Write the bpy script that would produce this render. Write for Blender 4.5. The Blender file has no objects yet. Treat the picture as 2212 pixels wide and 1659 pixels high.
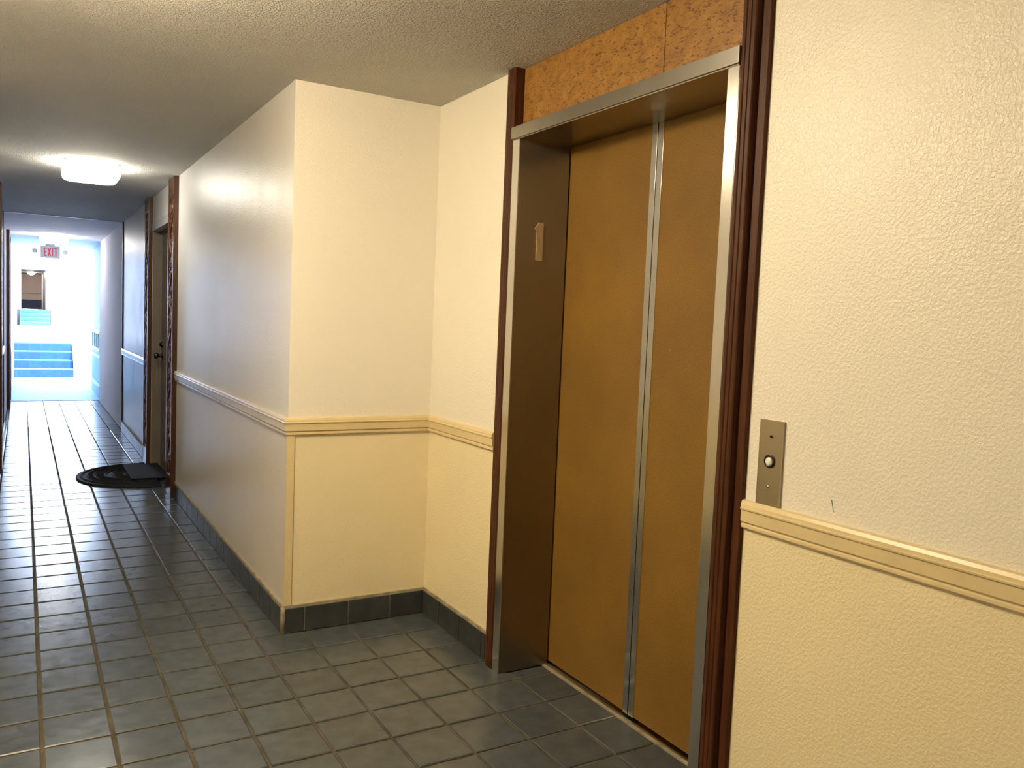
import bpy, bmesh, math, random
from mathutils import Vector, Matrix
random.seed(7)
scene = bpy.context.scene
C = scene.collection

# ------------------------------------------------------------------ camera
PW, PH, F = 2212.0, 1659.0, 1774.2
cam_d = bpy.data.cameras.new('camera')
cam = bpy.data.objects.new('camera', cam_d)
C.objects.link(cam)
yaw, pitch, roll = .5388, -.0703, .0414
fw = Vector((math.sin(yaw)*math.cos(pitch), math.cos(yaw)*math.cos(pitch), math.sin(pitch)))
rt = Vector((math.cos(yaw), -math.sin(yaw), 0))
up = rt.cross(fw)
r2 = math.cos(roll)*rt + math.sin(roll)*up
u2 = r2.cross(fw)
M = Matrix((r2, u2, -fw)).transposed().to_4x4()
M.translation = Vector((-1.0, -3.5723, 1.4089))
cam.matrix_world = M
cam_d.sensor_fit = 'HORIZONTAL'
cam_d.sensor_width = 36
cam_d.lens = F*36/PW
cam_d.clip_start = .02
cam_d.clip_end = 300
scene.camera = cam

# ------------------------------------------------------------------ sky, sun, exposure
world = bpy.data.worlds.new('world')
scene.world = world
world.use_nodes = True
wn = world.node_tree
bg = wn.nodes['Background']
sky = wn.nodes.new('ShaderNodeTexSky')
sky.sky_type = 'NISHITA'
sky.sun_disc = False
sky.ozone_density = 2
sky.dust_density = .3
sky.sun_elevation = math.radians(62)
sky.sun_rotation = math.radians(200)
wn.links.new(sky.outputs[0], bg.inputs[0])
bg.inputs[1].default_value = 2.5
sun_d = bpy.data.lights.new('sun', 'SUN')
sun_d.energy = 12
sun_d.angle = .01
sun_d.color = (1, .94, 1)
sun = bpy.data.objects.new('sun', sun_d)
C.objects.link(sun)
sun.rotation_euler = Vector((-.16, .42, -.90)).to_track_quat('-Z', 'Y').to_euler()
sun.location = (3, 8, 20)
vs = scene.view_settings
vs.view_transform = 'Standard'
vs.look = 'None'
vs.exposure = 0.8
vs.gamma = 1
vs.use_curve_mapping = False

LOBBY_LAMP = (60, (1, .82, .55))
REAR_FILL = (9, (1, .82, .55))  # unseen fill lamp, added to brighten the lobby from behind the camera
HALL_LAMP = (14, (1, .95, .82))
YARD_LAMP = (16, (1, .95, .86))

# ------------------------------------------------------------------ constants (metres)
H = 2.4193           # ceiling height
D = .6831            # elevator wall plane
XL = -1.185          # left corridor wall plane
RZ0, RZ1 = .890, .968  # chair rail
YJ = 6.95            # end of the indoor finish
YE = 10.30           # end of the rough stucco
YO = 12.3            # end of the passage, open courtyard beyond

# ------------------------------------------------------------------ materials
MATS = {}
def mat(name):
    m = bpy.data.materials.new(name)
    m.use_nodes = True
    MATS[name] = m
    nt = m.node_tree
    b = nt.nodes['Principled BSDF']
    return m, nt, b
def N(nt, t, **kw):
    n = nt.nodes.new('ShaderNode'+t)
    for k, v in kw.items():
        if k.startswith('i_'):
            n.inputs[k[2:].replace('_', ' ')].default_value = v
        else:
            setattr(n, k, v)
    return n
def pos(nt, scale=(1, 1, 1), obj=False):
    if obj:
        g = nt.nodes.new('ShaderNodeTexCoord'); o = g.outputs['Object']
    else:
        g = nt.nodes.new('ShaderNodeNewGeometry'); o = g.outputs['Position']
    mp = N(nt, 'Mapping'); mp.inputs['Scale'].default_value = scale
    nt.links.new(o, mp.inputs['Vector'])
    return mp.outputs['Vector']
def noise(nt, vec, scale, detail=2, rough=.5, dist=0):
    n = N(nt, 'TexNoise')
    n.inputs['Scale'].default_value = scale
    n.inputs['Detail'].default_value = detail
    n.inputs['Roughness'].default_value = rough
    n.inputs['Distortion'].default_value = dist
    nt.links.new(vec, n.inputs['Vector'])
    return n.outputs['Fac']
def ramp(nt, fac, stops):
    r = N(nt, 'ValToRGB')
    el = r.color_ramp.elements
    while len(el) < len(stops): el.new(.5)
    for e, (p, c) in zip(el, stops):
        e.position = p
        e.color = (c[0], c[1], c[2], 1) if hasattr(c, '__len__') else (c, c, c, 1)
    nt.links.new(fac, r.inputs['Fac'])
    return r.outputs['Color']
def mix(nt, fac, a, b, mode='MIX'):
    n = N(nt, 'Mix', data_type='RGBA', blend_type=mode)
    def put(s, v):
        if hasattr(v, 'is_linked') or isinstance(v, bpy.types.NodeSocket): nt.links.new(v, s)
        else: s.default_value = (v[0], v[1], v[2], 1) if hasattr(v, '__len__') else v
    put(n.inputs[0], fac); put(n.inputs[6], a); put(n.inputs[7], b)
    return n.outputs[2]
def math_n(nt, op, a, b=None):
    n = N(nt, 'Math', operation=op)
    for s, v in zip(n.inputs, (a, b)):
        if v is None: continue
        if isinstance(v, bpy.types.NodeSocket): nt.links.new(v, s)
        else: s.default_value = v
    return n.outputs[0]
def bump(nt, b, h, strength, dist):
    n = N(nt, 'Bump')
    n.inputs['Strength'].default_value = strength
    n.inputs['Distance'].default_value = dist
    nt.links.new(h, n.inputs['Height'])
    nt.links.new(n.outputs[0], b.inputs['Normal'])
def setc(b, c): b.inputs['Base Color'].default_value = (c[0], c[1], c[2], 1)

def plain(name, c, rough=.5, metal=0, spec=.5, var=.0, vscale=30, bmp=0, bscale=80, obj=False):
    m, nt, b = mat(name)
    setc(b, c)
    b.inputs['Roughness'].default_value = rough
    b.inputs['Metallic'].default_value = metal
    b.inputs['Specular IOR Level'].default_value = spec
    v = pos(nt, obj=obj)
    f = noise(nt, v, vscale, 3)
    k = max(var, .04)
    lo = tuple(x*(1-k) for x in c); hi = tuple(min(1, x*(1+k)) for x in c)
    nt.links.new(ramp(nt, f, [(.3, lo), (.7, hi)]), b.inputs['Base Color'])
    if bmp: bump(nt, b, noise(nt, v, bscale, 2), bmp, .002)
    return m

def emit(name, c, s):
    m, nt, b = mat(name)
    setc(b, (.8, .8, .8))
    b.inputs['Emission Color'].default_value = (c[0], c[1], c[2], 1)
    b.inputs['Emission Strength'].default_value = s
    return m
def wall_paint(name, hi, lo, split=.93, dings=True, bs=.45):
    """knock-down textured satin paint: pale above the chair rail, tan below it"""
    m, nt, b = mat(name)
    v = pos(nt)
    g = N(nt, 'NewGeometry'); sp = N(nt, 'SeparateXYZ'); nt.links.new(g.outputs['Position'], sp.inputs[0])
    below = math_n(nt, 'LESS_THAN', sp.outputs['Z'], split)
    big = noise(nt, v, 1.6, 3)
    a = ramp(nt, big, [(.3, tuple(x*.955 for x in hi)), (.7, hi)])
    c = ramp(nt, big, [(.3, tuple(x*.94 for x in lo)), (.7, lo)])
    col = mix(nt, below, a, c)
    # rare small dings
    vo = N(nt, 'TexVoronoi', feature='F1'); vo.inputs['Scale'].default_value = 4
    nt.links.new(v, vo.inputs['Vector'])
    if dings:
        ding = ramp(nt, vo.outputs['Distance'], [(.010, .8), (.016, 1)])
        col = mix(nt, 1.0, col, ding, 'MULTIPLY')
    nt.links.new(col, b.inputs['Base Color'])
    streak = noise(nt, pos(nt, (4, 4, 1.2)), 2, 1)
    nt.links.new(ramp(nt, streak, [(.2, .33), (.8, .40)]), b.inputs['Roughness'])
    n1 = noise(nt, v, 120, 2, .5, .4)
    h1 = ramp(nt, n1, [(.38, 0), (.66, 1)])
    n2 = noise(nt, v, 300, 2)
    h = mix(nt, .2, h1, n2)
    bump(nt, b, h, bs, .0022)
    return m
M_WALL = wall_paint('cream_wall_paint', (.83, .785, .68), (.85, .74, .485))
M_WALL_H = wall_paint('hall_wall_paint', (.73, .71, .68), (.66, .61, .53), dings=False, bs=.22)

def popcorn(name, c, s=1):
    m, nt, b = mat(name)
    v = pos(nt)
    big = noise(nt, v, 1.2, 2)
    nt.links.new(ramp(nt, big, [(.3, tuple(x*.92 for x in c)), (.7, c)]), b.inputs['Base Color'])
    b.inputs['Roughness'].default_value = .75
    n1 = noise(nt, v, 115, 2.5, .6, .3)
    h1 = ramp(nt, n1, [(.36, 0), (.66, 1)])
    n2 = noise(nt, v, 300, 1)
    bump(nt, b, mix(nt, .2, h1, n2), 1.0*s, .013)
    return m
M_CEIL = popcorn('popcorn_ceiling', (.86, .83, .76))
M_STUC = popcorn('rough_stucco', (.82, .79, .83), .5)
M_BLUEW = plain('pale_blue_paint', (.27, .43, .58), .6, bmp=.2)
M_YARDW = plain('white_exterior_plaster', (.84, .84, .83), .8, bmp=.2)
M_YARDF = plain('pale_courtyard_tile', (.16, .33, .40), .6, var=.06, vscale=2)
M_TRIMC = plain('tan_rail_paint', (.69, .56, .315), .34, vscale=12)
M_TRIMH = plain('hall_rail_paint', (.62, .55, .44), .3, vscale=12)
M_GROUT = plain('brown_grout', (.10, .085, .06), .95, spec=.08, var=.35, vscale=9, bmp=.3, bscale=260)
M_GROUTL = plain('pale_base_grout', (.30, .26, .18), .7, var=.4, vscale=16)
M_BLACK = plain('black_gap', (.006, .006, .006), .6)

def tile_mat(name, lo, hi, r0=.2, r1=.34, bs=.12):
    m, nt, b = mat(name)
    v = pos(nt)
    oi = N(nt, 'ObjectInfo')
    f = noise(nt, v, 14, 4)
    col = ramp(nt, f, [(.3, lo), (.72, hi)])
    j = ramp(nt, oi.outputs['Random'], [(0, .86), (1, 1.1)])
    nt.links.new(mix(nt, 1.0, col, j, 'MULTIPLY'), b.inputs['Base Color'])
    n2 = noise(nt, v, 22, 4)
    nt.links.new(ramp(nt, n2, [(.3, r0), (.7, r1)]), b.inputs['Roughness'])
    bump(nt, b, noise(nt, v, 190, 3), bs, .0012)
    return m
M_TILE = tile_mat('slate_blue_floor_tile', (.058, .070, .078), (.084, .098, .107), .16, .25, .08)
M_BTILE = tile_mat('slate_base_tile', (.030, .034, .036), (.052, .057, .058), .31, .42)
M_STAIR = tile_mat('blue_stair_tile', (.012, .055, .17), (.016, .07, .20), .4, .6)
M_NOSE = plain('pale_stair_nosing', (.07, .22, .28), .8)

def wood(name, dark, light, rough=.32, axis=(28, 28, 1.4), spec=.3):
    m, nt, b = mat(name)
    v = pos(nt, axis)
    f = noise(nt, v, 3.2, 5, .6, .5)
    nt.links.new(ramp(nt, f, [(.28, dark), (.72, light)]), b.inputs['Base Color'])
    b.inputs['Roughness'].default_value = rough
    b.inputs['Specular IOR Level'].default_value = spec
    bump(nt, b, f, .12, .001)
    return m
M_WOOD = wood('dark_mahogany', (.034, .010, .0035), (.095, .032, .011), .48, spec=.2)
M_CARVE = wood('varnished_carved_wood', (.045, .016, .006), (.12, .048, .016), .28, spec=.4)
M_DOORW = plain('painted_door', (.20, .165, .125), .45, vscale=6, var=.1)
M_JAMBW = plain('white_jamb_paint', (.55, .54, .52), .4)

def steel(name, c, rough, an=.8, rot=0.0):
    m, nt, b = mat(name)
    b.inputs['Metallic'].default_value = 1
    v = pos(nt, (60, 60, .8))
    f = noise(nt, v, 6, 4)
    big = noise(nt, pos(nt), 3.5, 3)
    col = ramp(nt, f, [(.2, tuple(x*.97 for x in c)), (.8, tuple(min(1, x*1.02) for x in c))])
    col = mix(nt, 1.0, col, ramp(nt, big, [(.3, .94), (.7, 1.04)]), 'MULTIPLY')
    nt.links.new(col, b.inputs['Base Color'])
    nt.links.new(ramp(nt, f, [(.2, rough*.96), (.8, rough*1.04)]), b.inputs['Roughness'])
    b.inputs['Anisotropic'].default_value = an
    b.inputs['Anisotropic Rotation'].default_value = rot
    t = N(nt, 'Tangent', direction_type='RADIAL', axis='Z')
    nt.links.new(t.outputs[0], b.inputs['Tangent'])
    return m
M_STEEL = steel('brushed_steel', (.70, .68, .64), .25)
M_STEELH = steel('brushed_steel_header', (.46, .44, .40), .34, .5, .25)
M_STEEL_SHADE = steel('brushed_steel_shaded', (.33, .285, .215), .30)  # frame steel again, shade of reveals and soffit put into its colour
M_STRIP = steel('polished_edge_strip', (.62, .61, .58), .2)
M_PLATE = steel('brushed_call_plate', (.50, .455, .37), .33, .6, 0)
M_BRASS = plain('number_bronze', (.55, .41, .25), .42, metal=.35)

def laminate():
    m, nt, b = mat('speckled_brown_laminate')
    v = pos(nt)
    f1 = noise(nt, v, 3.0, 4)
    f2 = noise(nt, v, 260, 2)
    col = ramp(nt, f1, [(.3, (.185, .098, .020)), (.72, (.240, .130, .024))])
    col = mix(nt, 1.0, col, ramp(nt, f2, [(.3, .72), (.7, 1.2)]), 'MULTIPLY')
    vo = N(nt, 'TexVoronoi', feature='F1'); vo.inputs['Scale'].default_value = 7
    nt.links.new(v, vo.inputs['Vector'])
    col = mix(nt, ramp(nt, vo.outputs['Distance'], [(.010, .6), (.02, 0)]), col, (.45, .33, .16))
    nt.links.new(col, b.inputs['Base Color'])
    b.inputs['Roughness'].default_value = .42
    b.inputs['Specular IOR Level'].default_value = .35
    bump(nt, b, f2, .08, .0006)
    return m
M_LAM = laminate()

def cork():
    m, nt, b = mat('cork_panel')
    v = pos(nt)
    base = noise(nt, v, 24, 4, .6)
    col = ramp(nt, base, [(.3, (.235, .105, .018)), (.7, (.36, .185, .038))])
    vv = pos(nt, (1, 1, 3.2))
    d1 = noise(nt, vv, 46, 3, .65, 1.2)
    dash = ramp(nt, d1, [(.55, 0), (.62, 1)])
    col = mix(nt, math_n(nt, 'MULTIPLY', dash, .9), col, (.085, .032, .008))
    vg = pos(nt, (1, 1, .22))
    d2 = noise(nt, vg, 38, 3, .6)
    col = mix(nt, math_n(nt, 'MULTIPLY', ramp(nt, d2, [(.62, 0), (.72, 1)]), .45), col, (.22, .09, .016))
    d3 = noise(nt, v, 15, 1, .4)
    col = mix(nt, math_n(nt, 'MULTIPLY', ramp(nt, d3, [(.74, 0), (.78, 1)]), .7), col, (.15, .06, .014))
    nt.links.new(col, b.inputs['Base Color'])
    b.inputs['Roughness'].default_value = .48
    bump(nt, b, d1, .15, .001)
    return m
M_CORK = cork()
M_CORKE = plain('cork_seam_edge', (.20, .08, .012), .6)

def rubber():
    m, nt, b = mat('black_rubber_mat')
    v = pos(nt)
    f = noise(nt, v, 160, 3)
    nt.links.new(ramp(nt, f, [(.3, (.006, .006, .007)), (.7, (.018, .018, .021))]), b.inputs['Base Color'])
    b.inputs['Roughness'].default_value = .7
    b.inputs['Specular IOR Level'].default_value = .3
    bump(nt, b, f, .6, .003)
    return m
M_MAT = rubber()
M_MATB = plain('charcoal_fibre_mat', (.016, .016, .019), .85, spec=.2, var=.5, vscale=130, bmp=.7, bscale=300)
M_BRONZE = plain('dark_bronze_knob', (.10, .085, .06), .22, metal=1)
M_BTN = plain('white_button', (.78, .75, .70), .3)
M_BTNR = plain('black_button_ring', (.012, .008, .010), .25)
M_SCREW = plain('screw_metal', (.55, .52, .48), .25, metal=1)
M_INK = plain('green_ink', (.02, .16, .10), .6)
M_SIGN = plain('white_sign_plastic', (.50, .53, .60), .5)
M_GREY = plain('grey_lamp_head', (.42, .46, .56), .5)
M_FARW = plain('far_brown_wall', (.52, .40, .32), .7)
M_FARB = plain('far_navy_wall', (.012, .016, .05), .6)
M_FARG = plain('far_grey_door', (.22, .22, .22), .6)
M_GATEB = plain('blue_gate_paint', (.10, .36, .62), .5)
M_GATEW = plain('white_gate_rail', (.72, .84, .86), .5)
M_LAMPB = plain('white_lamp_base', (.6, .6, .58), .5)

M_E_RED = plain('red_exit_letters', (.75, .015, .12), .5)

# ------------------------------------------------------------------ mesh helpers
def box(bm, x0, x1, y0, y1, z0, z1, ch=0):
    vs_ = [bm.verts.new(p) for p in ((x0, y0, z0), (x1, y0, z0), (x1, y1, z0), (x0, y1, z0),
                                     (x0, y0, z1), (x1, y0, z1), (x1, y1, z1), (x0, y1, z1))]
    fs = []
    for f in ((3, 2, 1, 0), (4, 5, 6, 7), (0, 1, 5, 4), (1, 2, 6, 5), (2, 3, 7, 6), (3, 0, 4, 7)):
        fs.append(bm.faces.new([vs_[i] for i in f]))
    if ch:
        es = list({e for f in fs for e in f.edges})
        bmesh.ops.bevel(bm, geom=es, offset=ch, segments=2, profile=.6, affect='EDGES')
    return vs_
def prism(bm, pts, axis, a, b):
    """polygon pts (2D) extruded along axis from a to b; pts in the other two axes in xyz order"""
    def P(p, t):
        l = list(p); l.insert(axis, t); return bm.verts.new(l)
    A = [P(p, a) for p in pts]; B = [P(p, b) for p in pts]
    n = len(pts)
    bm.faces.new(A[::-1]); bm.faces.new(B)
    for i in range(n):
        bm.faces.new((A[i], A[(i+1) % n], B[(i+1) % n], B[i]))
def tube(bm, pts, r, seg=6):
    rings = []
    for i, p in enumerate(pts):
        p = Vector(p)
        t = (Vector(pts[min(i+1, len(pts)-1)])-Vector(pts[max(i-1, 0)])).normalized()
        a = t.cross(Vector((1, 0, 0)))
        if a.length < .1: a = t.cross(Vector((0, 1, 0)))
        a.normalize(); c = t.cross(a)
        rr = r[i] if hasattr(r, '__len__') else r
        rings.append([bm.verts.new(p+(a*math.cos(2*math.pi*k/seg)+c*math.sin(2*math.pi*k/seg))*rr) for k in range(seg)])
    for q, s in zip(rings, rings[1:]):
        for k in range(seg):
            bm.faces.new((q[k], q[(k+1) % seg], s[(k+1) % seg], s[k]))
    bm.faces.new(rings[0][::-1]); bm.faces.new(rings[-1])
def lathe(bm, prof, origin, direction, seg=20):
    """prof: list of (distance along direction, radius)"""
    d = Vector(direction).normalized(); o = Vector(origin)
    a = d.cross(Vector((0, 0, 1)))
    if a.length < .1: a = d.cross(Vector((0, 1, 0)))
    a.normalize(); c = d.cross(a)
    rings = []
    for t, r in prof:
        rings.append([bm.verts.new(o+d*t+(a*math.cos(2*math.pi*k/seg)+c*math.sin(2*math.pi*k/seg))*max(r, 1e-4)) for k in range(seg)])
    for q, s in zip(rings, rings[1:]):
        for k in range(seg):
            bm.faces.new((q[k], q[(k+1) % seg], s[(k+1) % seg], s[k]))
    bm.faces.new(rings[0][::-1]); bm.faces.new(rings[-1])
def blob(bm, c, s, rotx=0, seg=8, rings=5):
    m = Matrix.Translation(c) @ Matrix.Rotation(rotx, 4, 'X') @ Matrix.Diagonal((s[0], s[1], s[2], 1))
    bmesh.ops.create_uvsphere(bm, u_segments=seg, v_segments=rings, radius=1, matrix=m)
def obj(name, bm, m, parent=None, smooth=False, origin=None):
    bmesh.ops.recalc_face_normals(bm, faces=bm.faces[:])
    me = bpy.data.meshes.new(name)
    if origin is not None:
        bmesh.ops.translate(bm, verts=bm.verts[:], vec=-Vector(origin))
    bm.to_mesh(me); bm.free()
    if smooth:
        for p in me.polygons: p.use_smooth = True
    me.materials.append(m)
    o = bpy.data.objects.new(name, me)
    C.objects.link(o)
    if origin is not None: o.location = origin
    if parent is not None:
        o.parent = parent
        pw = parent.location.copy(); g = parent.parent
        while g is not None: pw += g.location; g = g.parent
        o.location = (Vector(origin) if origin is not None else Vector())-pw
    return o
def B(name, m, parent, *boxes, ch=0, smooth=False):
    bm = bmesh.new()
    for b in boxes: box(bm, *b, ch=ch)
    return obj(name, bm, m, parent, smooth)
def thing(name, label, cat, loc=(0, 0, 0), group=None, kind=None):
    o = bpy.data.objects.new(name, None)
    o.empty_display_size = .1
    C.objects.link(o)
    o.location = loc
    tag(o, label, cat, group, kind)
    return o
def tag(o, label, cat, group=None, kind=None):
    o['label'] = label; o['category'] = cat
    if group: o['group'] = group
    if kind: o['kind'] = kind
    return o
def S(name, label, cat, m, *boxes, ch=0):
    return tag(B(name, m, None, *boxes, ch=ch), label, cat, kind='structure')
def child(o, parent):
    o.parent = parent
    o.location = o.location-parent.location
    return o

# ------------------------------------------------------------------ floor
TX, TY, OX, OY = .2054, .2145, -.125, -.0048
XS0, XS1 = -2.35, 1.0
floor = S('floor', 'blue grey tiled floor of the corridor and lift lobby', 'floor', M_GROUT,
          (-2.5, 1.05, -5.7, YE+.3, -.20, -.0055))
def tile_mesh(w, h, name='tile'):
    bm = bmesh.new()
    c = .004
    lo = [(-w/2, -h/2), (w/2, -h/2), (w/2, h/2), (-w/2, h/2)]
    a = [bm.verts.new((x, y, -.008)) for x, y in lo]
    b = [bm.verts.new((x, y, -c*.7)) for x, y in lo]
    t = [bm.verts.new((x-math.copysign(c, x), y-math.copysign(c, y), 0)) for x, y in lo]
    for i in range(4):
        j = (i+1) % 4
        bm.faces.new((a[i], a[j], b[j], b[i])); bm.faces.new((b[i], b[j], t[j], t[i]))
    bm.faces.new(t)
    me = bpy.data.meshes.new(name)
    bm.to_mesh(me); bm.free()
    me.materials.append(M_TILE)
    return me
GX, GY = .0095, .0130
meshes = {}
def cell_ok(cx, cy):
    if cy > 0: return XL-.05 < cx < .02
    return True
cells = []
fwd = -M.to_3x3().col[2]
for j in range(-27, 49):
    for i in range(-11, 6):
        x0 = OX+i*TX; x1 = x0+TX
        y0 = OY+j*TY; y1 = y0+TY
        # clip against the walls
        if y0 > -.02:
            x0 = max(x0, XL if y0 > 1.0 else -2.35); x1 = min(x1, .0)
        elif y0 > -5.6:
            if j == -4: D_ = .6985
            else: D_ = D
            inel = -1.93 < y0+.02 and y1 < -.70
            x0 = max(x0, -2.35); x1 = min(x1, .872 if inel else D_)
        y0 = max(y0, -5.55); y1 = min(y1, YE+.25)
        if x1-x0 < .03 or y1-y0 < .03: continue
        cx, cy = (x0+x1)/2, (y0+y1)/2
        d = Vector((cx, cy, 0))-cam.matrix_world.translation
        z = d.dot(fw)
        vis = False
        if z > .3:
            px = PW/2+F*d.dot(r2)/z; py = PH/2-F*d.dot(u2)/z
            vis = -70 < px < PW+20 and py < PH+90
            if vis and cx > .12 and cy < -1.75: vis = False
        size = (1/z**2*abs(d.z)/d.length) if vis else 0
        cells.append((size, x0, x1, y0, y1, vis))
cells.append((9, .6985, .872, OY-4*TY, -.7855, True))
cells.sort(key=lambda c: -c[0])
stuff_bm = bmesh.new()
for n, (size, x0, x1, y0, y1, vis) in enumerate(cells):
    w, h = x1-x0-GX, y1-y0-GY
    cx, cy = (x0+x1)/2, (y0+y1)/2
    if n < 299 and vis:
        k = (round(w, 3), round(h, 3))
        if k not in meshes: meshes[k] = tile_mesh(w, h)
        o = bpy.data.objects.new('tile', meshes[k])
        C.objects.link(o); o.parent = floor
        o.location = (cx, cy, random.uniform(-.0006, .0004))
        o.rotation_euler = (random.gauss(0, .0016), random.gauss(0, .0016), random.gauss(0, .001))
    else:
        tx, ty = random.gauss(0, .0016), random.gauss(0, .0016)
        vv = [stuff_bm.verts.new((cx+a*w/2, cy+b*h/2, a*tx*w/2+b*ty*h/2)) for a, b in ((-1, -1), (1, -1), (1, 1), (-1, 1))]
        stuff_bm.faces.new(vv)
        lo = [stuff_bm.verts.new((v.co.x, v.co.y, -.008)) for v in vv]
        for q in range(4):
            stuff_bm.faces.new((vv[q], lo[q], lo[(q+1) % 4], vv[(q+1) % 4]))
so = obj('tile', stuff_bm, M_TILE, floor)
so['kind'] = 'stuff'

# ------------------------------------------------------------------ ceilings and walls
TH = .16
S('ceiling', 'popcorn textured ceiling over the lobby and corridor', 'ceiling', M_CEIL, (-2.6, 1.1, -5.8, YJ, H, H+.35))
S('ceiling_stucco', 'rough lavender stucco soffit beyond the lit corridor', 'ceiling', M_STUC, (-1.4, .25, YJ+.02, YE, H, H+.35))
S('ceiling_joint', 'thin pale joint strip between popcorn and stucco ceiling', 'ceiling', M_JAMBW, (XL, 0, YJ, YJ+.02, H-.006, H+.1))
S('ceiling_end', 'pale blue painted soffit at the courtyard mouth', 'ceiling', M_BLUEW, (-1.4, .35, YE, YO, H+.001, H+.35))
DY0, DY1, DZ = 3.31, 4.46, 2.12          # apartment door opening
w = S('wall_right', 'satin cream corridor wall with a chair rail, running to the dark doorway', 'wall', M_WALL_H,
      (0, TH, 0, DY0, 0, H), (0, TH, DY1, YJ, 0, H), (0, TH, DY0, DY1, DZ+.07, H))
S('wall_recess_side', 'short cream wall of the lift recess facing the camera', 'wall', M_WALL, (TH, 1.1, 0, TH, 0, H),
  (.0015, TH, -.0008, .02, 0, H))
wb = S('wall_recess_back', 'cream textured wall holding the lift doors and call plate', 'wall', M_WALL,
       (D, D+TH, -.705, 0, 0, H), (D, D+TH, -5.7, -1.960, 0, H), (.725, D+TH, -1.960, -.705, 2.19, H))
S('wall_shaft_back', 'dark wall behind the lift doors', 'wall', M_BLACK, (.985, 1.1, -2.1, -.6, -.1, 2.45))
S('wall_shaft_side', 'dark shaft wall left of the lift doors', 'wall', M_BLACK, (D+TH, .985, -.715, -.60, -.1, 2.45))
S('wall_shaft_end', 'dark shaft wall right of the lift doors', 'wall', M_BLACK, (D+TH, .985, -2.1, -1.955, -.1, 2.45))
S('wall_shaft_top', 'dark shaft wall above the lift doors', 'wall', M_BLACK, (.86, .985, -1.95, -.72, 2.21, 2.45))
S('wall_left', 'cream corridor wall at the left edge of the picture', 'wall', M_WALL_H,
  (XL-TH, XL, 1.0, DY0, 0, H), (XL-TH, XL, DY1, YJ, 0, H), (XL-TH, XL, DY0, DY1, DZ+.07, H))
S('wall_lobby_left', 'cream lobby wall out of view on the left', 'wall', M_WALL, (-2.35-TH, -2.35, -5.7, 1.0+TH, 0, H), (-2.35, XL-TH, 1.0, 1.0+TH, 0, H))
S('wall_lobby_rear', 'cream lobby wall behind the camera', 'wall', M_WALL, (-2.5, 1.0, -5.75, -5.6, 0, H))
S('wall_stucco_right', 'rough lavender stucco wall beyond the indoor corridor on the right', 'wall', M_STUC, (.004, .2, YJ+.03, YE, 0, H))
S('wall_stucco_left', 'rough pale stucco wall beyond the indoor corridor on the left', 'wall', M_STUC, (XL-.2, XL-.004, YJ+.03, 9.45, 0, H), (XL-.2, XL-.004, 10.75, YO, 0, H), (XL-.2, XL-.004, 9.45, 10.75, DZ+.05, H))
S('wall_end_right', 'pale blue wall beside the courtyard mouth', 'wall', M_BLUEW, (.045, .25, YE, YO+.35, 0, H))
S('trim_1', 'dark vertical joint bead where the painted wall meets stucco on the right', 'trim', M_WOOD, (-.012, .02, YJ-.035, YJ+.012, 0, H))
S('trim_2', 'white edge strip beside the dark joint bead on the right', 'trim', M_JAMBW, (-.010, .02, YJ+.012, YJ+.03, 0, H))
S('trim_3', 'dark vertical joint bead on the left corridor wall', 'trim', M_WOOD, (XL-.02, XL+.010, YJ-.03, YJ+.03, 0, H))

# unseen block added to keep sun off the passage, low so the courtyard stays sunlit
S('sun_block', 'unseen block added above the corridor to keep the sun off', 'sun_block', M_YARDW, (-4.5, 3.0, -6, YO, H+.36, 3.1))

# ------------------------------------------------------------------ tile baseboards
def btile_mesh(L, h, t):
    bm = bmesh.new(); box(bm, -L/2, L/2, -t, 0, 0, h, ch=.0015)
    me = bpy.data.meshes.new('tile'); bmesh.ops.recalc_face_normals(bm, faces=bm.faces[:]); bm.to_mesh(me); bm.free()
    me.materials.append(M_BTILE)
    return me
BH, BT = .112, .011
bmc = {}
def baseboard(name, label, p0, p1, nrm, first=None, L=TX):
    """run of base tiles from p0 to p1 (xy) standing out along nrm"""
    p0 = Vector((*p0, 0)); p1 = Vector((*p1, 0)); n = Vector((*nrm, 0))
    d = (p1-p0); tot = d.length; d.normalize()
    q = [p0, p1, p1+n*.0095, p0+n*.0095]
    bm = bmesh.new()
    a = [bm.verts.new((v.x, v.y, 0)) for v in q]; b = [bm.verts.new((v.x, v.y, BH+.011)) for v in q]
    bm.faces.new(a); bm.faces.new(b)
    for k in range(4): bm.faces.new((a[k], a[(k+1) % 4], b[(k+1) % 4], b[k]))
    root = tag(obj(name, bm, M_GROUTL), label, 'baseboard', kind='structure')
    s = 0
    cut = [first if first else L]
    while cut[-1] < tot-.02: cut.append(cut[-1]+L)
    cut[-1] = tot
    ang = math.atan2(-n.x, n.y) + math.pi
    for c in cut:
        l = c-s-.005
        if l > .02:
            k = round(l, 3)
            if k not in bmc: bmc[k] = btile_mesh(l, BH-.004, BT)
            o = bpy.data.objects.new('tile', bmc[k]); C.objects.link(o); o.parent = root
            m_ = p0+d*((s+c)/2)+n*.003
            o.location = (m_.x, m_.y, .003); o.rotation_euler = (0, 0, ang)
        s = c
    return root
baseboard('baseboard_right', 'slate tile base along the corridor wall up to the doorway', (0, 0), (0, 3.04), (-1, 0), .18)
baseboard('baseboard_recess_side', 'slate tile base under the short recess wall', (0, 0), (D, 0), (0, -1), .090)
baseboard('baseboard_recess_back', 'slate tile base between recess corner and lift frame', (D, -.014), (D, -.645), (-1, 0), .185)
baseboard('baseboard_right_far', 'slate tile base beyond the doorway on the right wall', (0, 4.73), (0, YJ-.04), (-1, 0))
baseboard('baseboard_left', 'slate tile base on the left wall beyond the brown post', (XL, 4.73), (XL, YJ+.28), (1, 0))
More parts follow.
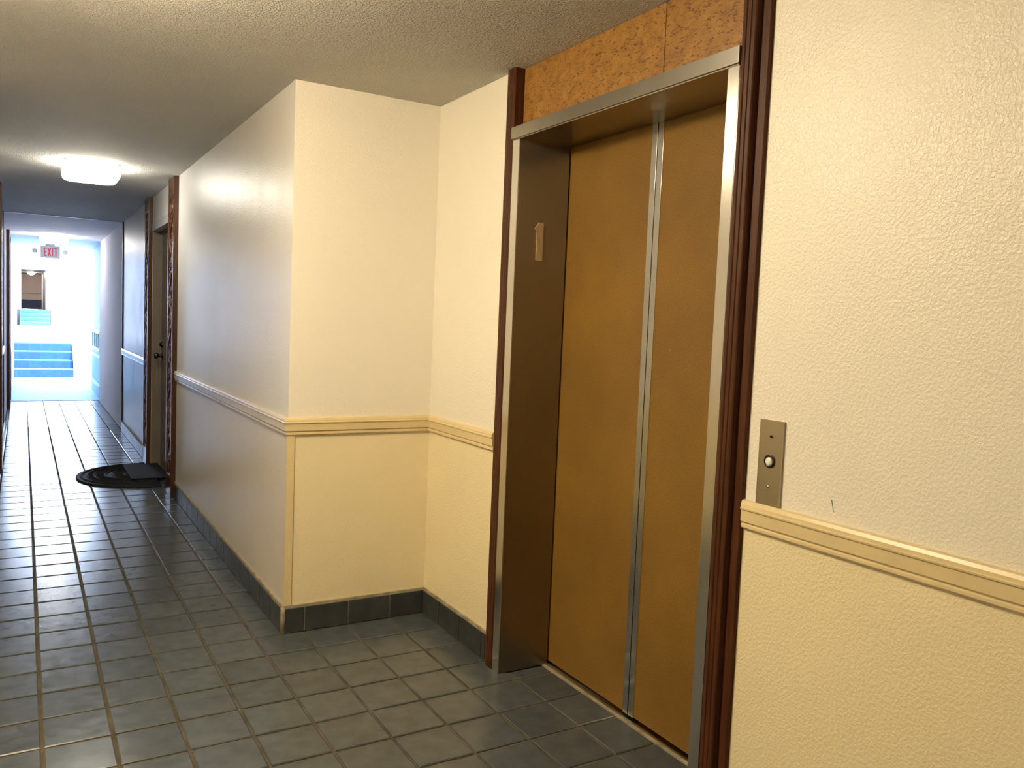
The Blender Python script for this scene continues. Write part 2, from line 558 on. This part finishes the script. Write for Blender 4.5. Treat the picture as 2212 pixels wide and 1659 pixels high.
baseboard('baseboard_lobby', 'slate tile base under the call plate wall', (D, -2.015), (D, -5.6), (-1, 0))
# rounded grout corner of the base
bm = bmesh.new()
tube(bm, [(-.006, -.006, 0), (-.006, -.006, BH+.006)], .0105, 10)
tag(obj('trim_4', bm, M_GROUTL, smooth=True), 'rounded grout edge where base tiles turn the outer corner', 'trim', kind='structure')

# ------------------------------------------------------------------ chair rails
# profile: (protrusion, z) from bottom to top
PR = [(0, RZ0), (.009, RZ0), (.0135, RZ0+.004), (.0135, RZ0+.011), (.010, RZ0+.015), (.013, RZ0+.019), (.0175, RZ0+.021), (.0185, RZ0+.052),
      (.0225, RZ0+.054), (.0235, RZ0+.058), (.020, RZ0+.061), (.0195, RZ0+.068), (.0155, RZ0+.076), (.008, RZ1), (0, RZ1)]
def rail(name, label, p0, p1, nrm, m, miter0=0, miter1=0):
    p0 = Vector((*p0, 0)); p1 = Vector((*p1, 0)); n = Vector((*nrm, 0)); d = (p1-p0).normalized()
    bm = bmesh.new()
    A = [bm.verts.new(p0+n*a+d*(a*miter0)+Vector((0, 0, z))) for a, z in PR]
    Bv = [bm.verts.new(p1+n*a+d*(a*miter1)+Vector((0, 0, z))) for a, z in PR]
    k = len(PR)
    for i in range(k):
        bm.faces.new((A[i], A[(i+1) % k], Bv[(i+1) % k], Bv[i]))
    bm.faces.new(A); bm.faces.new(Bv[::-1])
    return tag(obj(name, bm, m), label, 'chair rail', kind='structure')
rail('trim_5', 'pale chair rail along the corridor wall up to the doorway', (0, 0), (0, 3.03), (-1, 0), M_TRIMH, -1, 0)
rail('trim_6', 'tan chair rail on the short recess wall', (0, 0), (D, 0), (0, -1), M_TRIMC, -1, -1)
rail('trim_7', 'tan chair rail between recess corner and lift casing', (D, 0), (D, -.645), (-1, 0), M_TRIMC, 1, 0)
rail('trim_8', 'tan chair rail running right from the lift under the call plate', (D, -2.012), (D, -5.6), (-1, 0), M_TRIMC, .3, 0)
rail('trim_9', 'pale chair rail beyond the doorway on the right wall', (0, 4.74), (0, YJ-.03), (-1, 0), M_TRIMH)
rail('trim_10', 'pale chair rail on the left wall beyond the brown post', (XL, 4.74), (XL, YJ-.03), (1, 0), M_TRIMH)
# corner board under the rail
S('trim_11', 'narrow tan corner board between base tiles and chair rail', 'trim', M_TRIMC, (-.0035, .030, -.0075, .004, BH+.012, RZ0), ch=.0015)

# ------------------------------------------------------------------ lift entrance
YC = -1.330
el = thing('elevator', 'elevator entrance with brown sliding doors and brushed steel frame', 'elevator', (.78, YC, 0))
XF, XDoor = .654, .900
jl = B('jamb', M_STEEL, el, (XF, XF+.004, -.786, -.735, 0, 2.134), (XF, .895, -.739, -.735, 0, 2.134), ch=.0008)
jl['label'] = 'steel jamb carrying the floor number'
rv = B('reveal', M_STEEL_SHADE, jl, (XF+.004, .892, -.786, -.739, 0, 2.134))
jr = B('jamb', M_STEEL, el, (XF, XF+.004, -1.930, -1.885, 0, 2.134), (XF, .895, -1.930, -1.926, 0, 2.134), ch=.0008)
rv2 = B('reveal', M_STEEL_SHADE, jr, (XF+.004, .892, -1.926, -1.885, 0, 2.134))
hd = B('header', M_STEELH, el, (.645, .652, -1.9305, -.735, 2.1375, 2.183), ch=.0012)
B('soffit', M_STEEL_SHADE, hd, (.652, .895, -1.926, -.739, 2.1335, 2.1372), (.652, .696, -1.929, -.736, 2.137, 2.182))
for s, (a, b) in (('l', (-1.3145, -.772)), ('r', (-1.902, -1.3205))):
    d_ = B('door', M_LAM, el, (XDoor, XDoor+.035, a, b, .014, 2.145))
    ya, yb = (a-.001, a+.0275) if s == 'l' else (b-.0275, b+.001)
    B('edge_strip', M_STRIP, d_, (XDoor-.0035, XDoor+.036, ya, yb, .012, 2.146), ch=.0008)
B('track_gap', M_BLACK, el, (.8955, .96, -1.91, -.755, 2.1375, 2.20), (.897, .97, -.7705, -.76, .004, 2.15), (.94, .97, -1.35, -1.29, .004, 2.15))
sill = B('sill', M_STEEL, el, (.880, .8945, -1.90, -.775, -.004, .004), (.8985, .95, -1.90, -.775, -.006, .0015))
B('sill_grout', M_GROUTL, el, (.868, .880, -1.90, -.775, -.006, .0012))
# floor number 1 on the left reveal (face y = -.786)
bm = bmesh.new()
pts = [(.7505, 1.672), (.7795, 1.672), (.7795, 1.822), (.7575, 1.822), (.7395, 1.797), (.7445, 1.792), (.7505, 1.7965)]
prism(bm, pts, 1, -.790, -.7855)
num = obj('floor_number', bm, M_BRASS, el); num['label'] = 'bronze numeral one'

# cork transom above the frame
tr = thing('transom_panel', 'orange brown cork panel between lift frame and ceiling', 'panel', (.71, YC, 2.18))
SEAM = -1.565
B('cork_panel', M_CORK, tr, (.697, .72, SEAM+.0015, -.736, 2.183, H-.001), ch=.001)
B('cork_panel', M_CORK, tr, (.697, .72, -1.931, SEAM-.0015, 2.183, H-.001), ch=.001)
B('backing', M_CORKE, tr, (.701, .722, -1.931, -.736, 2.183, H-.001))

# wood casings
def casing(label, yo, yi):
    """profile from the outer wall edge yo to the inner edge yi"""
    s = 1 if yi > yo else -1
    W = abs(yi-yo)
    pr = [(D, 0), (.676, 0), (.6715, .004), (.6705, .027), (.6735, .030), (.6735, .033), (.656, .036), (.6535, .039), (.653, .050),
          (.656, .0525), (.653, .055), (.6525, .066), (.6555, .0685), (.6525, .071), (.653, .082), (.658, .086), (.658, W), (.724, W), (.724, .063), (D, .063)]
    bm = bmesh.new()
    prism(bm, [(x, yo+s*min(t, W)) for x, t in pr], 2, 0, H-.001)
    return tag(obj('door_casing', bm, M_WOOD), label, 'casing', 'mahogany casings beside the lift')
casing('dark mahogany casing left of the lift, behind the numbered jamb', -.643, -.7345)
casing('dark mahogany casing right of the lift, next to the call plate', -2.013, -1.931)

# ------------------------------------------------------------------ call plate
cp = thing('call_plate', 'steel lift call plate with a round white button', 'call button', (D, -2.095, .96))
B('plate', M_PLATE, cp, (D-.0075, D+.001, -2.134, -2.056, .9665, 1.193), ch=.0007)
yb, zb = -2.096, 1.085
bm = bmesh.new(); lathe(bm, [(0, .0175), (.0035, .0175), (.0045, .0160), (.0045, .0125), (.001, .0122)], (D-.007, yb, zb), (-1, 0, 0), 28)
rg = obj('button_ring', bm, M_BTNR, cp, True)
bm = bmesh.new(); lathe(bm, [(0, .0112), (.004, .0112), (.0062, .0095), (.0070, .0055), (.0072, 0)], (D-.008, yb-.0005, zb-.0005), (-1, 0, 0), 28)
bt = obj('button', bm, M_BTN, cp, True); bt['label'] = 'white push button'
for z in (1.150, 1.018):
    bm = bmesh.new(); lathe(bm, [(0, .0042), (.0014, .0040), (.0022, .0028), (.0025, 0)], (D-.0075, yb, z), (-1, 0, 0), 14)
    obj('screw', bm, M_SCREW if z < 1.1 else M_BTNR, cp, True)
# green pen mark
bm = bmesh.new()
tube(bm, [(D, -2.287, 1.022), (D-.0002, -2.289, 1.015), (D-.0002, -2.2915, 1.007), (D-.0002, -2.293, .999), (D, -2.2965, .992)], [.0011, .0012, .0011, .0009, .0005], 5)
pm = obj('pen_mark', bm, M_INK, wb); pm['label'] = 'short green pen stroke'

# ------------------------------------------------------------------ carved door posts and apartment doors
def carved_post(parent, y0, y1, xf, s, x_wall):
    """floor to ceiling carved board on a wall at x_wall; s=-1 stands out toward -x"""
    p = abs(xf-x_wall)
    bm = bmesh.new()
    def bx(a, b, c, d, z0, z1, ch=.002):
        lo, hi = sorted((x_wall+s*a, x_wall+s*b)); box(bm, lo, hi, c, d, z0, z1, ch=ch)
    bx(-.01, p-.010, y0, y1, 0, H-.001)
    board = obj('post', bm, M_CARVE, parent)
    bm = bmesh.new()
    w_ = y1-y0
    for a, b in ((0, .030), (w_-.030, w_)):
        bx(p-.012, p, y0+a, y0+b, .0, H-.002, .004)
    bx(p-.012, p-.002, y0+.03, y1-.03, 0, .16, .003)
    bx(p-.012, p-.002, y0+.03, y1-.03, H-.12, H-.002, .003)
    obj('edge_moulding', bm, M_CARVE, board)
    # vine scroll with leaves and rosettes
    bm = bmesh.new()
    cy = (y0+y1)/2; A = w_/2-.062; n = 150
    z0, z1 = .19, H-.15
    xc = x_wall+s*(p-.008)
    pts, rr = [], []
    for i in range(n+1):
        z = z0+(z1-z0)*i/n
        ph = (z-z0)/.42*2*math.pi
        pts.append((xc, cy+A*math.sin(ph), z)); rr.append(.0075+.002*math.sin(3*ph))
    tube(bm, pts, rr, 6)
    z = z0+.105; side = 1
    while z < z1-.05:
        yy = cy-side*A*.45
        blob(bm, (xc, yy, z), (.009, .026, .026))
        for k in range(5):
            a = k*2*math.pi/5
            blob(bm, (xc+s*.001, yy+.028*math.cos(a), z+.028*math.sin(a)), (.007, .012, .018), a)
        for k, dz in ((1, .075), (-1, -.075)):
            blob(bm, (xc, cy+side*A*.35, z+dz), (.0075, .013, .045), side*k*.7)
            blob(bm, (xc, cy-side*A*.95, z+dz*1.05), (.0065, .009, .030), -side*k*.5)
        z += .21; side = -side
    obj('carving', bm, M_CARVE, board, True)
    return board
def apt_door(name, label, xw, s, y0, y1, knob=True):
    """s = +1: door sits on the +x side of the wall plane xw"""
    t = thing(name, label, 'door', (xw, (y0+y1)/2, 0), kind='structure')
    PWd = .272
    carved_post(t, y0-PWd, y0-.004, xw-s*.036, -s, xw)
    carved_post(t, y1+.004, y1+PWd, xw-s*.036, -s, xw)
    def X(a, b): return tuple(sorted((xw+s*a, xw+s*b)))
    B('head_jamb', M_JAMBW, t, (*X(-.004, .15), y0, y1, DZ, DZ+.07), ch=.002)
    B('side_jamb', M_DOORW, t, (*X(.002, .15), y1-.012, y1+.001, 0, DZ), ch=.002)
    B('side_jamb', M_DOORW, t, (*X(.002, .15), y0-.001, y0+.012, 0, DZ), ch=.002)
    leaf = B('leaf', M_DOORW, t, (*X(.078, .122), y0, y1, .012, DZ-.004), ch=.002)
    B('stop', M_DOORW, t, (*X(.062, .078), y1-.026, y1-.012, 0, DZ), (*X(.062, .078), y0+.012, y0+.026, 0, DZ), (*X(.062, .078), y0, y1, DZ-.014, DZ), ch=.001)
    B('threshold', M_BTILE, t, (*X(.0, .13), y0, y1, -.002, .010), ch=.002)
    if knob:
        ky = y1-.10
        bm = bmesh.new()
        lathe(bm, [(0, .032), (.006, .032), (.010, .014), (.032, .012), (.040, .022), (.052, .0285), (.064, .0255), (.070, .012), (.071, 0)], (xw+s*.078, ky, 1.015), (-s, 0, 0))
        obj('knob', bm, M_BRONZE, leaf, True)
        bm = bmesh.new()
        lathe(bm, [(0, .028), (.012, .026), (.016, .016), (.026, .015), (.027, 0)], (xw+s*.078, ky, 1.115), (-s, 0, 0))
        obj('deadbolt', bm, M_BRONZE, leaf, True)
    return t
apt_door('door_1', 'recessed doorway between carved wooden posts on the right wall', 0, 1, DY0, DY1)
apt_door('door_2', 'doorway between carved wooden posts on the left wall by the indoor light', XL, -1, DY0, DY1)
apt_door('door_3', 'far doorway with brown posts on the left stucco wall', XL, -1, 9.70, 10.72)

# ------------------------------------------------------------------ door mats
mt = thing('doormat', 'black half round rubber doormat at the right doorway', 'doormat', (-.1, 4.03, 0))
def half_round(bm, cx, cy, rx, ry, z0, z1, n=40, e=2.15, bev=.006):
    ring = []
    for k in range(n+1):
        a = math.pi/2+math.pi*k/n
        c, s_ = math.cos(a), math.sin(a)
        ring.append((cx+rx*math.copysign(abs(c)**(2/e), c), cy+ry*math.copysign(abs(s_)**(2/e), s_)))
    lo = [bm.verts.new((x, y, z0)) for x, y in ring]
    mi = [bm.verts.new((x, y, z1-bev)) for x, y in ring]
    hi = [bm.verts.new((cx+(x-cx)*(1-bev/rx), cy+(y-cy)*(1-bev/ry), z1)) for x, y in ring]
    for A_, B_ in ((lo, mi), (mi, hi)):
        for k in range(len(ring)):
            j = (k+1) % len(ring)
            bm.faces.new((A_[k], A_[j], B_[j], B_[k]))
    bm.faces.new(hi); bm.faces.new(lo[::-1])
MCX, MCY = -.038, 4.03
bm = bmesh.new(); half_round(bm, MCX, MCY, .585, .56, .001, .014)
obj('base', bm, M_MAT, mt)
bm = bmesh.new()
for q, (rx, ry) in enumerate(((.545, .52), (.50, .475), (.45, .425), (.36, .335), (.315, .29), (.21, .19))):
    pts = []
    for k in range(45):
        a = math.pi/2+math.pi*k/44
        pts.append((MCX-.002+rx*math.cos(a), MCY+ry*math.sin(a), .0145))
    tube(bm, pts, .0085 if q in (0, 3) else .006, 6)
obj('raised_arc', bm, M_MAT, mt, True)
bm = bmesh.new()
for k in range(46):
    a = math.pi/2+math.pi*(k+.5)/46
    for r0, r1 in ((.80, .86), (.66, .76), (.40, .52)):
        tube(bm, [(MCX+.57*r0*math.cos(a), MCY+.545*r0*math.sin(a), .0145), (MCX+.57*r1*math.cos(a+.02), MCY+.545*r1*math.sin(a+.02), .0145)], .0045, 4)
rb = obj('rib', bm, M_MAT, mt); rb['kind'] = 'stuff'
bm = bmesh.new()
box(bm, -.235, .055, 3.72, 4.43, .0235, .034, ch=.003)
tag(obj('floor_mat', bm, M_MATB), 'small charcoal rectangular mat lying on the half round doormat', 'mat')

# ------------------------------------------------------------------ ceiling lights
def rrect(hx, hy, r, n=6):
    o = []
    for sx, sy, a0 in ((1, 1, 0), (-1, 1, 90), (-1, -1, 180), (1, -1, 270)):
        for k in range(n+1):
            a = math.radians(a0+90*k/n)
            o.append((sx*(hx-r)+r*math.cos(a), sy*(hy-r)+r*math.sin(a)))
    return o
def ceiling_light(label, x, y, spec, hx=.18, hy=.18, drop=1):
    s, c = spec
    t = thing('ceiling_light', label, 'light', (x, y, H), 'flush acrylic ceiling lights')
    B('base_plate', M_LAMPB, t, (x-hx+.005, x+hx-.005, y-hy+.005, y+hy-.005, H-.012, H+.002))
    bm = bmesh.new()
    rings = []
    for k_, dz in ((1.0, .010), (1.0, .055), (.985, .075), (.95, .092), (.88, .104), (.72, .111), (.4, .114)):
        rings.append([bm.verts.new((x+px*k_, y+py*k_, H-dz*drop)) for px, py in rrect(hx, hy, .045)])
    n = len(rings[0])
    for a, b in zip(rings, rings[1:]):
        for k in range(n): bm.faces.new((a[k], a[(k+1) % n], b[(k+1) % n], b[k]))
    bm.faces.new(rings[-1]); bm.faces.new(rings[0][::-1])
    mt_ = emit('acrylic_diffuser', c, s)
    obj('diffuser', bm, mt_, t, True)
    return t
ceiling_light('warm flush ceiling light over the lift lobby, out of view above', -1.0, -1.24, LOBBY_LAMP, drop=1.5)
ceiling_light('added unseen warm fill light behind the camera end of the lobby', -.85, -4.4, REAR_FILL)
ceiling_light('glowing flush ceiling light in front of the carved doorway', -.585, 3.04, HALL_LAMP)
ceiling_light('smaller looking glowing ceiling light under the stucco soffit near the exit sign', -.615, 9.85, YARD_LAMP)

# ------------------------------------------------------------------ exit sign
YS = 10.9
ex = thing('exit_sign', 'white EXIT sign with red letters hanging from the far soffit', 'sign', (-.637, YS, H))
B('housing', M_SIGN, ex, (-.768, -.508, YS, YS+.05, 2.150, 2.335), ch=.004)
B('canopy', M_SIGN, ex, (-.70, -.58, YS+.005, YS+.045, 2.335, H+.001), ch=.002)
def letter(ch, x0, w_, z0, h):
    bm = bmesh.new(); t = .017; y0, y1 = YS-.003, YS+.002
    if ch == 'E':
        box(bm, x0, x0+t, y0, y1, z0, z0+h)
        for q in (0, .5, 1): box(bm, x0+t, x0+w_*(1 if q != .5 else .85), y0, y1, z0+q*(h-t*.8), z0+q*(h-t*.8)+t*.8)
    elif ch == 'I':
        box(bm, x0, x0+t, y0, y1, z0, z0+h)
    elif ch == 'T':
        box(bm, x0, x0+w_, y0, y1, z0+h-t*.85, z0+h); box(bm, x0+w_/2-t/2, x0+w_/2+t/2, y0, y1, z0, z0+h-t*.85)
    elif ch == 'X':
        prism(bm, [(x0, z0), (x0+t, z0), (x0+w_, z0+h), (x0+w_-t, z0+h)], 1, y0, y1)
        prism(bm, [(x0+w_-t, z0), (x0+w_, z0), (x0+t, z0+h), (x0, z0+h)], 1, y0-.0004, y1)
    o = obj('letter_'+ch.lower(), bm, M_E_RED, ex); o['label'] = 'red letter '+ch
for ch, x0, w_ in (('E', -.724, .040), ('X', -.675, .050), ('I', -.617, .020), ('T', -.588, .050)):
    letter(ch, x0, w_, 2.180, .125)
for xa, xb in ((-.874, -.812), (-.464, -.402)):
    lh = B('lamp_head', M_GREY if xa < -.8 else M_YARDW, ex, (xa, xb, YS+.005, YS+.06, 2.220, 2.288), ch=.008)
    lh['label'] = 'small grey emergency lamp head' if xa < -.8 else 'small white emergency lamp head'
B('lamp_arm', M_SIGN, ex, (-.815, -.46, YS+.025, YS+.035, 2.250, 2.258))

# ------------------------------------------------------------------ gate on the pale blue wall
gt = thing('gate', 'blue panelled gate with white rails beside the courtyard mouth', 'gate', (.04, 11.4, 0))
gy0, gy1 = 10.42, 12.05
B('rail', M_GATEW, gt, (.005, .055, gy0, gy1, 1.02, 1.075), ch=.003)
B('rail', M_GATEW, gt, (.005, .055, gy0, gy1, .745, .795), ch=.003)
B('rail', M_GATEW, gt, (.005, .055, gy0, gy1, .645, .685), ch=.003)
B('rail', M_GATEW, gt, (.005, .055, gy0, gy1, .185, .235), ch=.003)
B('panel', M_GATEB, gt, (.018, .05, gy0, gy1, .235, .645))
B('panel', M_GATEB, gt, (.018, .05, gy0, gy1, .685, .745))
B('panel', M_GATEB, gt, (.022, .05, gy0, gy1, .795, 1.02))
for k in range(5):
    yy = gy0+.03+k*(gy1-gy0-.1)/4
    B('baluster', M_GATEW, gt, (.008, .024, yy, yy+.04, .795, 1.02))

# ------------------------------------------------------------------ courtyard
YB = 34.6
S('floor_courtyard', 'sunlit pale tiled courtyard floor', 'floor', M_YARDF, (-8, 8, YE+.3, 15.8, -.2, -.001), (-8, 8, 15.8, 60, -.25, -.1))
ST0, SRISE, STREAD = 15.3, .164, .30
def stairs(name, label, x0, x1, y0, z0, n, rise, tread, tw, rows_x):
    t = thing(name, label, 'stairs', ((x0+x1)/2, y0, z0), kind='structure')
    for k in range(n):
        ya = y0+k*tread
        zt = z0+(k+1)*rise
        st = B('step', M_NOSE, t, (x0-.02, x1[k]+.0 if hasattr(x1, '__len__') else x1, ya+.008, ya+tread+.02, z0-.05, zt))
        xe = x1
        xx = x0+tw*.35-tw
        while xx < xe-.02:
            a, b = max(x0, xx)+.0025, min(xe, xx+tw)-.0025
            if b-a > .02:
                B('tile', M_STAIR, st, (a, b, ya, ya+.012, zt-rise+.003, zt-.016), ch=.002)
            xx += tw
    return t
stairs('stairs', 'near flight of four blue tiled steps across the courtyard', -1.15, -.11, ST0, 0, 4, SRISE, STREAD, .2, 0)
zt = SRISE*4
S('floor_terrace', 'white raised terrace between the two flights of steps', 'floor', M_YARDW, (-1.3, 6, ST0+4*STREAD, YB+1.4, -.2, zt-.001))
S('wall_terrace', 'white cheek wall right of the near steps', 'wall', M_YARDW, (-.10, 6, ST0+.15, ST0+4*STREAD+.02, -.2, zt), (-1.3, -1.155, YO, ST0+4*STREAD+.02, -.2, zt))
FZ = .157
stairs('stairs_far', 'distant flight of four blue steps below the dark doorway', -1.075, -.09, 33.6, zt, 4, FZ, .28, .33, 0)
ft = zt+4*FZ
S('wall_courtyard_back', 'sunlit white end wall around the distant doorway', 'wall', M_YARDW,
  (-6, -1.07, YB, YB+.3, 0, 9), (-.12, 8, YB, YB+.3, 0, 9), (-1.07, -.12, YB, YB+.3, 2.90, 9), (-.09, 6, 33.9, YB, zt, zt+.001))
S('wall_courtyard_left', 'sunlit white courtyard wall on the left', 'wall', M_YARDW, (-1.6, -1.2, YO, YB, -.2, 4.2))
S('wall_courtyard_right', 'white courtyard wall far on the right', 'wall', M_YARDW, (6, 6.3, YO, YB, -.2, 4.5), (.25, 6, YO, YO+.25, -.2, 5.2))
S('floor_landing', 'landing floor inside the distant doorway', 'floor', M_BTILE, (-1.2, .0, YB-.02, YB+6, zt, ft-.001))
# distant corridor seen through the doorway
fd = thing('door_4', 'distant dark doorway with brown walls at the top of the far steps', 'doorway', (-.6, YB, ft), kind='structure')
B('side_wall', M_FARG, fd, (-.20, -.10, YB+.3, YB+6, ft, 2.95))
B('side_wall', M_FARW, fd, (-1.15, -1.05, YB+.3, YB+6, ft, 2.95))
B('back_wall', M_FARW, fd, (-1.2, .0, YB+6, YB+6.2, ft+.35, 2.95))
B('back_dado', M_FARB, fd, (-1.06, -.19, YB+5.9, YB+6.0, ft, ft+.42))
B('dado_rail', M_FARG, fd, (-1.06, -.19, YB+5.96, YB+6.0, 1.98, 2.01))
B('ceiling_panel', M_FARG, fd, (-1.2, .0, YB+.3, YB+6.2, 2.88, 2.95))
B('white_post', M_JAMBW, fd, (-.265, -.225, YB+4.2, YB+4.3, ft, 2.85))
fl = thing('ceiling_light', 'tiny glowing ceiling light inside the distant doorway', 'light', (-.68, YB+3.6, 2.88))
bm = bmesh.new(); blob(bm, (-.68, YB+3.6, 2.87), (.15, .15, .10), seg=12, rings=8)
obj('diffuser', bm, emit('far_diffuser', (1, .86, .72), 90), fl, True)
